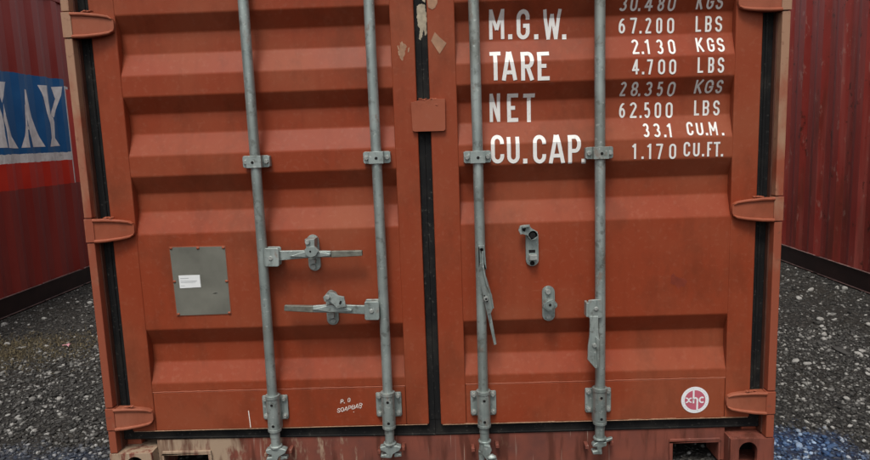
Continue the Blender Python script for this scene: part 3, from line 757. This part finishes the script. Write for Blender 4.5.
for s in (-1, 1):
    d = MB()
    if s < 0: xo, xi, ja, jb = -1.144, -1.055, -0.1145, -0.0315
    else: xo, xi, ja, jb = 1.145, 1.0545, 0.1072, 0.0125
    B = lambda a, b: (min(a, b), max(a, b))
    zlo = 0.187 if s < 0 else 0.184
    d.box(*B(xo, xi), YF, 0.085, zlo, 2.435); d.box(*B(ja, jb), YF, 0.085, zlo, 2.435)
    d.box(*B(xi, ja), YF + 0.0012, 0.085, zlo, 0.337); d.box(*B(xi, ja), YF + 0.0012, 0.085, 2.285, 2.435)
    door = d.build('door', 'red', box, bevel=0.0045)
    p = MB()
    prof = [(panel_y(z), z) for z, _ in PZ]
    a, b = B(xi, ja); p.prism(prof + [(0.084, PZ[-1][0]), (0.084, PZ[0][0])], a - 0.008, b + 0.008, axis='x')
    p.build('door_panel', 'red', door, smooth=12, bevel=0.005, seg=2, bevel_angle=15)
    # weld bead where the pressed panel meets the bottom rail, and down the stiles
    m = MB(); n = 60; a, b = B(xi, ja); r = random.Random(5 + s)
    m.tube([(a + (b - a) * i / n, PF + 0.0002 + r.uniform(-.0006, .0006), 0.3375 + r.uniform(-.0008, .0008)) for i in range(n + 1)], 0.0025, 6)
    m.build('weld_seam', 'hinge', door)
    # gasket
    m = MB()
    zg = (0.149, 0.136) if s < 0 else (0.139, 0.134)
    out = s * 1.1862; inn = -0.0095 if s < 0 else -0.0090
    def strip(x0, x1, z00, z01): m.prism([(x0, z00), (x1, z01), (x1, 0.20), (x0, 0.20)], 0.050, 0.072)
    zo, zi = (0.150, 0.136) if s < 0 else (0.140, 0.1365)
    strip(*((out, inn, zo, zi) if s < 0 else (inn, out, zi, zo)))
    m.tube([(out, 0.050, zo + .006), ((out + inn) / 2, 0.049, (zo + zi) / 2 + .006), (inn, 0.050, zi + .006)], 0.0035, 8)
    m.box(*B(out, s * 1.14), 0.050, 0.0745, 0.2001, 2.45); m.tube([(s * 1.165, 0.050, 0.20), (s * 1.165, 0.050, 2.45)], 0.006, 8)
    m.box(*B(inn, jb), 0.048, 0.0721, 0.2002, 2.45)
    m.box(*B(out, inn), 0.050, 0.072, 2.435, 2.47)
    m.build('door_gasket', 'black', door, bevel=0.003)
    for z in HZ: make_hinge(door, s, z)
    # scuffed paint along the lower edge: one thin ragged strip
    r = random.Random(21 + s); x0, x1 = min(xo, jb) + 0.006, max(xo, jb) - 0.006; n = 260; h = 0.0; up = []
    for k in range(n + 1):
        if r.random() < 0.10: h = r.choice((0.0, 0.0, 0.0008, 0.0016, 0.0028)) * (1.0 if s > 0 else 0.25)
        up.append((x0 + (x1 - x0) * k / n, zlo + 0.0006 + h * r.uniform(0.6, 1.1)))
    m = MB(); m.prism([(x1, zlo - 0.0006), (x0, zlo - 0.0006)] + up, YF - 0.0005, YF + 0.003)
    m.build('scuffed_edge', 'chip', door, smooth=0)
    # lock rods
    for k, x in enumerate((-0.598, -0.177) if s < 0 else (0.171, 0.5905)):
        m = MB(); r = random.Random(int(x * 1000)); ph = r.uniform(0, 6); m.tube([(x + .0013 * math.sin(ph + 3.1 * zz), .0008 * math.sin(ph + 4 * zz), zz) for zz in [0.17 + 2.29 * i / 24 for i in range(25)]], 0.0178, 32); m.build('lock_rod', 'galv', door, smooth=60)
        zb = 0.272 if s < 0 else 0.268
        make_bracket(door, x, zb); make_bracket(door, x, 2.36)
        for z in (1.178 if s < 0 else 1.168, 1.98): make_guide(door, x, z, 0.001 if x > 0 or k else -0.004)
        make_cam(door, x, 0 if s < 0 else 1 + k); make_keeper(box, x)

    if s < 0:
        # --- left door: two handles lying in their catches
        def handle(hub, bar, rib, tip, bolt):
            m = MB()
            m.prism(hub, -0.028, -0.018); m.prism(hub, 0.006, 0.014)
            x0, x1 = min(p[0] for p in hub), max(p[0] for p in hub); z0, z1 = min(p[1] for p in hub), max(p[1] for p in hub)
            m.box(x0 + .003, x0 + .016, -0.018, 0.006, z0 + .004, z1 - .004) if bolt[0] > (x0 + x1) / 2 - 1 and bar[0][0] > x0 + .02 else m.box(x1 - .016, x1 - .003, -0.018, 0.006, z0 + .004, z1 - .004)
            m.mi = 1; m.cyl((*bolt[:1], -0.0275, bolt[1]), (bolt[0], -0.0315, bolt[1]), 0.0088, 0.0078, n=16); m.mi = 0
            h = m.build('handle_hub', ['galv', 'bolt'], door, bevel=0.003)
            m = MB(); m.prism(bar, lambda x, z: -0.017, -0.004); m.prism(rib, -0.026, -0.0165)
            m.mi = 1; m.prism(tip, -0.020, -0.003)
            return m.build('door_handle', ['galv', 'worn'], door, bevel=0.0025)
        handle(rot2(rrect(-.584, -.532, .812, .877, .007), (-.558, .842), -2),
               [(-.540, .865), (-.437, .864), (-.35, .859), (-.352, .837), (-.424, .837), (-.540, .830)],
               [(-.498, .846), (-.470, .854), (-.439, .862), (-.392, .860), (-.35, .851), (-.353, .843), (-.40, .839), (-.441, .840)],
               [(-.351, .859), (-.241, .8575), (-.241, .8385), (-.351, .836)], (-.561, .842))
        handle(rot2(rrect(-.242, -.190, .609, .676, .007), (-.216, .642), -1),
               [(-.235, .659), (-.363, .667), (-.427, .664), (-.429, .640), (-.365, .637), (-.235, .627)],
               [(-.428, .653), (-.395, .661), (-.363, .667), (-.325, .660), (-.286, .649), (-.289, .641), (-.365, .641)],
               [(-.426, .664), (-.527, .669), (-.529, .649), (-.426, .640)], (-.217, .642))
        # handle catches
        m = MB(); oblong_plate(m, -.4205, .847, .043, .130, 1.5)
        m.cyl((-.417, .026, .8625), (-.417, -.034, .8625), .013, n=16)
        m.prism([(-.439, .868), (-.428, .881), (-.403, .881), (-.389, .866), (-.400, .848), (-.418, .842), (-.431, .848)], -0.040, -0.027)
        m.prism([(-.437, .905), (-.402, .905), (-.404, .872), (-.432, .872)], -0.034, 0.026)
        m.mi = 1; m.cyl((-.426, -0.036, .896), (-.426, -0.044, .896), .0095, .008, n=8); m.cyl((-.423, .0265, .797), (-.423, .016, .797), .0105, .009, n=8)
        m.prism([(-.433, .827), (-.412, .827), (-.412, .812), (-.433, .812)], 0.0, 0.027)
        m.mi = 2; m.cyl((-.418, -.0395, .8635), (-.418, -.0412, .8635), .0038, n=10)
        m.build('handle_catch', ['galv', 'bolt', 'hole'], door, bevel=0.002)
        m = MB(); oblong_plate(m, -.3655, .643, .043, .126, 0)
        m.prism([(-.379, .684), (-.383, .700), (-.364, .717), (-.345, .714), (-.330, .703), (-.310, .698), (-.305, .664), (-.337, .659), (-.346, .671), (-.360, .684)], -0.040, -0.028)
        m.cyl((-.366, .026, .697), (-.366, -.03, .697), .014, n=16)
        m.mi = 1; m.cyl((-.367, -0.0395, .700), (-.367, -0.048, .700), .0095, .008, n=8); m.cyl((-.363, .0265, .596), (-.363, .016, .596), .0105, .009, n=8)
        m.prism([(-.377, .628), (-.356, .628), (-.356, .612), (-.377, .612)], 0.0, 0.027)
        m.mi = 2; m.prism(rot2(slot(-.323, .679, .007, .014), (-.323, .679), -20), -0.0412, -0.0395)
        m.build('handle_catch', ['galv', 'bolt', 'hole'], door, bevel=0.002)
        # grey data plate with rivets and a paper label
        m = MB(); Q = [(-.9405, .8815), (-.7405, .8785), (-.7385, .6305), (-.9355, .629)]
        m.prism([(-.9435, .8845), (-.738, .8815), (-.736, .628), (-.939, .6265)], PF - 0.0016, PF + 0.001)
        m.mi = 1; m.prism(Q, PF - 0.0030, PF - 0.0014); m.mi = 0
        for x, z in ((-.935, .878), (-.838, .876), (-.746, .875), (-.744, .752), (-.743, .634), (-.930, .634), (-.934, .756)): m.blob((x, PF - 0.0035, z), .006, .0035, .005, 2, .1)
        m.mi = 2; m.prism([(-.800, .7075), (-.787, .7105), (-.779, .709), (-.789, .7065)], PF - 0.0036, PF - 0.0028)
        m.build('data_plate', ['hinge', 'plate', 'hole'], door, bevel=0.0006)
        m = MB(); m.prism([(-.9165, .778), (-.8395, .778), (-.839, .7325), (-.9155, .731)], PF - 0.0042, PF - 0.0032)
        m.mi = 1
        for z, w in ((.767, .030), (.757, .060), (.752, .055), (.740, .014)): m.box(-.911, -.911 + w, PF - 0.0046, PF - 0.0041, z - .0010, z + .0010)
        m.build('paper_label', ['paper', 'ink'], door, smooth=0)
        # chalk writing and a chalk tick
        items = []
        def scrawl(txt, x, z, w, h, adv, slope, t):
            r = random.Random(3)
            for i, c in enumerate(txt):
                if c == '.': items.append(([(x + i * adv, z + i * adv * slope), (x + i * adv + .003, z + i * adv * slope)], False, .003)); continue
                if c == ' ': continue
                for pts, cl in glyph(c, w, h, t):
                    items.append(([(x + i * adv + a + b * 0.15 + r.uniform(-.0006, .0006), z + i * adv * slope + b + r.uniform(-.0006, .0006)) for a, b in pts], cl, t * r.uniform(.75, 1.2)))
        scrawl('P.G', -.357, .277, .010, .016, .0130, .20, .0020)
        scrawl('SOAPBAR', -.372, .242, .0115, .017, .0138, .22, .0020)
        items.append(([(-.287, .259), (-.282, .258)], False, .003)); items.append(([(-.311, .243), (-.308, .243)], False, .0025))
        ribbons('chalk_writing', items, 'chalk', door, 0.0033)
        ribbons('chalk_mark', [([(-.7015, .259), (-.7005, .235), (-.699, .212), (-.6985, .192)], False, .0030)], 'chalk', door, 0.0033)
        # scratches near the seam
        m = MB(); r = random.Random(4)
        for x, z, dx, dz in ((-.092, 1.553, .004, -.016), (-.090, 1.535, .002, -.014), (-.078, 1.566, .003, -.012), (-.054, 1.545, -.003, -.014)):
            m.prism([(x, z), (x + .004, z + .002), (x + dx + .004, z + dz), (x + dx, z + dz)], YF - 0.0008, YF + .001)
        m.mi = 1; m.prism(ragged([(-.083, 1.566), (-.068, 1.560), (-.060, 1.553), (-.066, 1.532), (-.075, 1.503), (-.084, 1.512), (-.084, 1.54)], .0018), YF - 0.0005, YF + .001)
        m.build('scratch_mark', ['chip', 'tan'], door, smooth=0)
    else:
        # --- right door: two empty catches, two handles hanging from their rods
        m = MB(); oblong_plate(m, .3575, .840, .045, .130, 0)
        m.cyl((.358, .026, .889), (.358, .004, .889), .0165, n=20)
        m.prism([(.309, .911), (.318, .925), (.344, .927), (.353, .914), (.375, .900), (.374, .885), (.352, .872), (.342, .888), (.329, .892), (.313, .897)], 0.004, 0.013)
        m.prism([(.307, .909), (.312, .923), (.319, .926), (.316, .910), (.321, .897), (.313, .895)], -0.010, 0.006); m.prism([(.318, .925), (.346, .928), (.345, .921), (.320, .918)], -0.008, 0.006); m.mi = 2; m.prism([(.321, .914), (.334, .916), (.331, .903), (.322, .905)], 0.0025, 0.0045); m.mi = 1; m.prism([(.345, .818), (.372, .818), (.372, .801), (.345, .801)], 0.002, 0.026); m.mi = 2
        m.cyl((.357, .0045, .889), (.357, .0022, .889), .0105, n=14); m.prism([(.345, .834), (.368, .834), (.368, .823), (.345, .823)], 0.0235, 0.0255); m.cyl((.357, .0245, .786), (.357, .0232, .786), .0085, n=14)
        m.build('handle_catch', ['galv', 'bolt', 'hole'], door, bevel=0.002)
        m = MB(); oblong_plate(m, .4135, .636, .045, .128, 0)
        m.cyl((.413, .026, .640), (.413, -.012, .640), .019, .017, n=24); m.prism([(.389, .644), (.396, .652), (.404, .660), (.424, .660), (.432, .652), (.439, .644), (.439, .634), (.430, .626), (.42, .619), (.406, .619), (.397, .626), (.389, .633)], -0.010, 0.004)
        m.mi = 1; m.cyl((.411, .0265, .681), (.411, .014, .681), .0105, .009, n=8); m.cyl((.412, .0265, .588), (.412, .018, .588), .010, .009, n=8)
        m.mi = 2; m.cyl((.413, -.0115, .641), (.413, -.0135, .641), .0055, n=6)
        m.build('handle_catch', ['galv', 'bolt', 'hole'], door, bevel=0.002)
        # handle twisted down along the inner rod
        m = MB()
        m.holed_plate((.161, .191, .780, .864), slot(.1755, .822, .013, .066), -0.030, -0.020); m.mi = 1; m.box(.165, .186, -0.0205, -0.0195, .786, .858)
        m.build('handle_hub', ['galv', 'hole'], door, bevel=0.002)
        m = MB()
        m.prism([(.168, .806), (.177, .806), (.182, .776), (.192, .745), (.204, .700), (.211, .640), (.202, .622), (.189, .622), (.181, .668), (.171, .722), (.163, .776)], lambda x, z: -0.048 + (x - .17) * .5, lambda x, z: -0.038 + (x - .17) * .5)
        m.prism([(.189, .622), (.203, .622), (.221, .505), (.212, .502)], -0.018, -0.008)
        m.tube([(.178, -0.034, .845), (.178, -0.036, .812), (.180, -0.049, .780), (.188, -0.044, .735), (.204, -0.034, .690), (.211, -0.029, .640)], .0035, 8)
        m.mi = 1; m.cyl((.186, -0.039, .679), (.186, -0.049, .679), .0095, .008, n=10); m.mi = 2
        m.cyl((.186, -.0485, .679), (.186, -.0502, .679), .004, n=10); m.cyl((.181, -.0428, .690), (.181, -.0445, .690), .003, n=8); m.cyl((.190, -.0380, .668), (.190, -.0405, .668), .003, n=8)
        m.build('door_handle', ['galv', 'bolt', 'hole'], door, bevel=0.0022)
        # short handle hanging from the outer rod
        m = MB()
        m.prism(rot2(rrect(.544, .592, .592, .660, .007), (.568, .626), 2), -0.030, -0.020); m.box(.536, .545, -0.030, 0.006, .598, .650)
        m.mi = 1; m.cyl((.570, -.0295, .628), (.570, -.034, .628), .0085, .0075, n=14)
        m.build('handle_hub', ['galv', 'bolt'], door, bevel=0.0025)
        m = MB()
        m.prism([(.548, .602), (.578, .602), (.577, .560), (.580, .520), (.577, .474), (.573, .414), (.565, .414), (.539, .446), (.541, .497), (.546, .530), (.548, .565)], lambda x, z: -0.034 - (.602 - z) * .04, lambda x, z: -0.024 - (.602 - z) * .04)
        m.prism([(.566, .53), (.580, .52), (.577, .42), (.573, .414)], -0.046, -0.034)
        m.mi = 1; m.cyl((.563, -0.036, .498), (.563, -0.045, .498), .009, .0075, n=10)
        m.build('door_handle', ['galv', 'bolt'], door, bevel=0.0025)
        # weight figures, painted over the corrugations
        for k, txt in enumerate(TEXT):
            items = []; first_unit = len(txt)
            if k >= 4: first_unit = [i for i, g_ in enumerate(txt) if g_[0] in 'KLC'][0]      # figures and unit are two words
            for q_, (ch, x0, x1, z0, z1) in enumerate(txt):
                if q_ == first_unit: ribbons('weight_figures', items, 'white', door); items = []
                big = k < 4; t = SIZES[big] * (0.86 if ch in 'MNW' else 1)
                if ch == '.':
                    dd = 0.0145 if big else 0.0075; c = (x0 + x1) / 2
                    items.append(([(c, z0), (c, z0 + dd * 1.15)], False, dd)); continue
                if ch == '1': c = (x0 + x1) / 2; x0, x1 = c - .006, c + .006
                for pts, cl in glyph(ch, x1 - x0, z1 - z0, t): items.append(([(x0 + a, z0 + b) for a, b in pts], cl, t))
            ribbons('weight_lettering' if k < 4 else 'unit_lettering', items, 'white', door)
        # round sticker
        cx, cz = .9455, .2555
        m = MB(); m.prism(disc(cx, cz, .0500, 56), YF - 0.0006, YF + 0.001)
        m.mi = 1; m.prism(disc(cx, cz, .0375, 48), YF - 0.0010, YF - 0.0005)
        m.mi = 2; r = random.Random(9)
        for k in range(40):
            a = 2 * math.pi * k / 40 + r.uniform(-.03, .03); u, v = cx + .0435 * math.cos(a), cz + .0435 * math.sin(a)
            if r.random() < .75: m.box(u - .0010, u + .0010, YF - 0.0009, YF - 0.0005, v - .0010, v + .0010)
        m.build('round_sticker', ['logo', 'pink', 'ink'], door, smooth=0)
        L_ = []
        h1 = arc(cx + .0012, cz + .0005, .0068, .008, 180, 0, 8)
        L_.append(([(cx - .0056, cz + .041), (cx - .0056, cz - .012)], False, .0060))
        L_.append(([(cx - .0056, cz + .0015)] + h1 + [(cx + .008, cz - .040)], False, .0060))
        L_.append((arc(cx + .0250, cz + .0005, .0088, .0098, 50, 310, 12), False, .0056))
        L_.append(([(cx - .034, cz + .0095), (cx - .0275, cz + .0075), (cx - .0195, cz - .0055), (cx - .0125, cz - .0085)], False, .0046))
        L_.append(([(cx - .034, cz - .0085), (cx - .0275, cz - .0065), (cx - .0195, cz + .0065), (cx - .0125, cz + .0085)], False, .0046))
        bm = bmesh.new()
        for k, (pts, cl, t) in enumerate(L_): stroke(bm, pts, cl, t, YF - 0.0012 - 0.00015 * k)
        mm = MB(); mm.bm.free(); mm.bm = bm; mm.build('sticker_lettering', 'logo', door, smooth=0)
        # residue of a torn sticker
        m = MB(); m.prism(ragged([(.852, .724), (.860, .731), (.872, .717), (.884, .712), (.897, .712), (.910, .700), (.897, .680), (.888, .682), (.880, .672), (.866, .688), (.850, .694)], .002), PF - 0.0004, PF + .001)
        m.build('sticker_residue', 'ghost', door, smooth=0)
        # tape on the seam stile and flaking paint over the gasket
        m = MB(); m.prism([(.024, 1.566), (.038, 1.594), (.054, 1.576), (.077, 1.556), (.052, 1.521), (.040, 1.540)], YF - 0.0012, YF + .001); m.build('tape_piece', 'tan', door, smooth=0)
        m = MB(); m.prism([(.014, 1.72), (.052, 1.72), (.050, 1.690), (.042, 1.674), (.032, 1.668), (.018, 1.676)], YF - 0.0012, YF + .001); m.build('tape_piece', 'tan', door, smooth=0)
        m = MB(); m.prism(ragged([(-.020, 1.684), (-.010, 1.690), (.006, 1.688), (.010, 1.664), (.012, 1.640), (.009, 1.622), (.010, 1.590), (.004, 1.584), (.000, 1.606), (-.004, 1.590), (-.012, 1.570), (-.018, 1.576), (-.012, 1.604), (-.020, 1.622), (-.022, 1.650)], .0016), 0.0465, 0.0485)
        m.prism([(-.002, 1.720), (.010, 1.72), (.008, 1.694), (-.001, 1.700)], 0.0465, 0.0485)
        m.build('flaking_paint', 'beige', door, smooth=0)
        # overlap plate across the seam
        m = MB(); m.prism([(-.0525, 1.362), (-.040, 1.3635), (-.020, 1.369), (.002, 1.368), (.016, 1.372), (.050, 1.370), (.0655, 1.370), (.064, 1.266), (.058, 1.2605), (-.044, 1.2615), (-.050, 1.266)], 0.0225, 0.0345)
        m.mi = 1; r = random.Random(2)
        for k in range(9): m.blob((-.022 + .0055 * k + (.012 if k > 4 else 0), .027, 1.3695 + r.uniform(-.001, .002)), .006, .007, .0035, 1, .25)
        m.blob((.036, .0225, 1.350), .006, .002, .003, 1, .2)
        m.build('overlap_plate', ['hinge', 'tan'], door, bevel=0.004)

# ------------------------------------------------------------------ loose stones, straw, litter
def stones():
    ico1 = bmesh.new(); bmesh.ops.create_icosphere(ico1, subdivisions=1, radius=1)
    v1 = np.array([v.co[:] for v in ico1.verts]); f1 = np.array([[v.index for v in f.verts] for f in ico1.faces]); ico1.free()
    ico2 = bmesh.new(); bmesh.ops.create_icosphere(ico2, subdivisions=2, radius=1)
    v2 = np.array([v.co[:] for v in ico2.verts]); f2 = np.array([[v.index for v in f.verts] for f in ico2.faces]); ico2.free()
    V, F, T = [], [], []; base = 0
    def variants(v, amp):
        out = []
        for k in range(10):
            w = v * (1 + rng.uniform(-amp, amp, (len(v), 1)))
            for _ in range(7):                                 # chop flat facets
                nrm = rng.normal(size=3); nrm /= np.linalg.norm(nrm); dcut = rng.uniform(0.42, 0.8)
                dd = w @ nrm; w = np.where((dd > dcut)[:, None], w - np.outer(dd - dcut, nrm), w)
            out.append(w)
        return out
    A, B = variants(v1, 0.22), variants(v2, 0.10)
    def scatter(n, region, rlo, rhi, big, bright):
        nonlocal base
        x0, x1, y0, y1 = region
        xs, ys = rng.uniform(x0, x1, n), rng.uniform(y0, y1, n)
        u = rng.random(n); rr = rlo * (rhi / rlo) ** (u ** 1.8)
        tint = np.where(rng.random(n) < 0.30 * bright, np.clip(rng.uniform(0.12, 0.62, n) * (0.45 + rr / 0.012), 0, 0.9), rng.uniform(0.01, 0.16, n))
        for i in range(n):
            v, f = (B[i % 10], f2) if big else (A[i % 10], f1)
            a = rng.uniform(0, 6.283); ca, sa = math.cos(a), math.sin(a)
            sc = np.array([rr[i] * rng.uniform(.8, 1.35), rr[i] * rng.uniform(.6, 1.0), rr[i] * rng.uniform(.35, .75)])
            w = v * sc
            tl = rng.uniform(-.5, .5); ct, stt = math.cos(tl), math.sin(tl)
            w = np.stack([w[:, 0], w[:, 1] * ct - w[:, 2] * stt, w[:, 1] * stt + w[:, 2] * ct], 1)
            w = np.stack([w[:, 0] * ca - w[:, 1] * sa + xs[i], w[:, 0] * sa + w[:, 1] * ca + ys[i], w[:, 2] + sc[2] * rng.uniform(.1, .7)], 1)
            V.append(w); F.append(f + base); T.append(np.full(len(v), tint[i])); base += len(v)
    for R in ((-3.27, -1.22, -0.3, 4.0), (1.22, 3.07, -0.3, 4.0)):
        scatter(13000, R, 0.005, 0.016, False, 0.8)
    for R in ((-2.6, -1.22, -0.2, 1.7), (1.22, 2.5, -0.2, 1.7)):
        scatter(7000, R, 0.006, 0.017, False, 1.0)
        scatter(260, R, 0.011, 0.024, True, 1.6)
    for R in ((-3.2, -1.22, 1.2, 3.9), (1.22, 3.0, 1.2, 3.9)): scatter(260, R, 0.014, 0.030, True, 1.6)
    scatter(2500, (-1.22, 1.22, -0.6, 0.9), 0.006, 0.016, False, 1.0)
    scatter(1, (2.185, 2.186, 1.22, 1.221), 0.050, 0.051, True, 1.3)
    V = np.concatenate(V); F = np.concatenate(F); T = np.concatenate(T)
    me = bpy.data.meshes.new('gravel')
    me.vertices.add(len(V)); me.vertices.foreach_set('co', V.astype(np.float32).ravel())
    me.loops.add(F.size); me.loops.foreach_set('vertex_index', F.astype(np.int32).ravel())
    me.polygons.add(len(F)); me.polygons.foreach_set('loop_start', np.arange(0, F.size, 3, dtype=np.int32))
    me.polygons.foreach_set('loop_total', np.full(len(F), 3, np.int32))
    me.update(calc_edges=True)
    at = me.attributes.new('tint', 'FLOAT', 'POINT'); at.data.foreach_set('value', T.astype(np.float32))
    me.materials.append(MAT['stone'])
    o = bpy.data.objects.new('gravel', me); COL.objects.link(o)
    o['kind'] = 'stuff'; o['label'] = 'loose grey and bluish stones strewn over the yard'
stones()

def straw():
    m = MB(); r = random.Random(14)
    for i in range(1700):
        x = r.gauss(-2.64, 0.27); y = r.gauss(1.62, 0.20)
        if x < -3.2: continue
        a = r.uniform(0, 6.283); L = r.uniform(0.012, 0.05); lift = r.uniform(0.002, 0.018)
        d = Vector((math.cos(a), math.sin(a), 0)); q = Vector((-d.y, d.x, 0)) * r.uniform(.0008, .002)
        p0 = Vector((x, y, r.uniform(.004, .012))); p1 = p0 + d * L * .5 + Vector((0, 0, lift)); p2 = p0 + d * L + Vector((0, 0, lift * r.uniform(-.1, 1.2)))
        vs = [m.bm.verts.new(p) for p in (p0 - q, p0 + q, p1 + q, p1 - q, p2)]
        m.face((vs[0], vs[1], vs[2], vs[3])); m.face((vs[3], vs[2], vs[4]))
    o = m.build('dry_grass', 'straw', smooth=0)
    o['kind'] = 'stuff'; o['label'] = 'patch of dry trodden grass in the left alley'
straw()

m = MB(); r = random.Random(6)
cx, cy = -2.367, 1.679
P = [[m.bm.verts.new((cx + (i - 1.5) * .015 + r.uniform(-.004, .004), cy + (j - 1) * .014 + r.uniform(-.006, .006), .018 + r.uniform(-.006, .012))) for j in range(3)] for i in range(4)]
for i in range(3):
    for j in range(2): m.face((P[i][j], P[i + 1][j], P[i + 1][j + 1], P[i][j + 1]))
o = m.build('litter_scrap', 'litter', smooth=0)
sm = o.modifiers.new('thickness', 'SOLIDIFY'); sm.thickness = 0.002
o['label'] = 'small crumpled pink scrap lying on the gravel in the left alley'; o['category'] = 'litter'
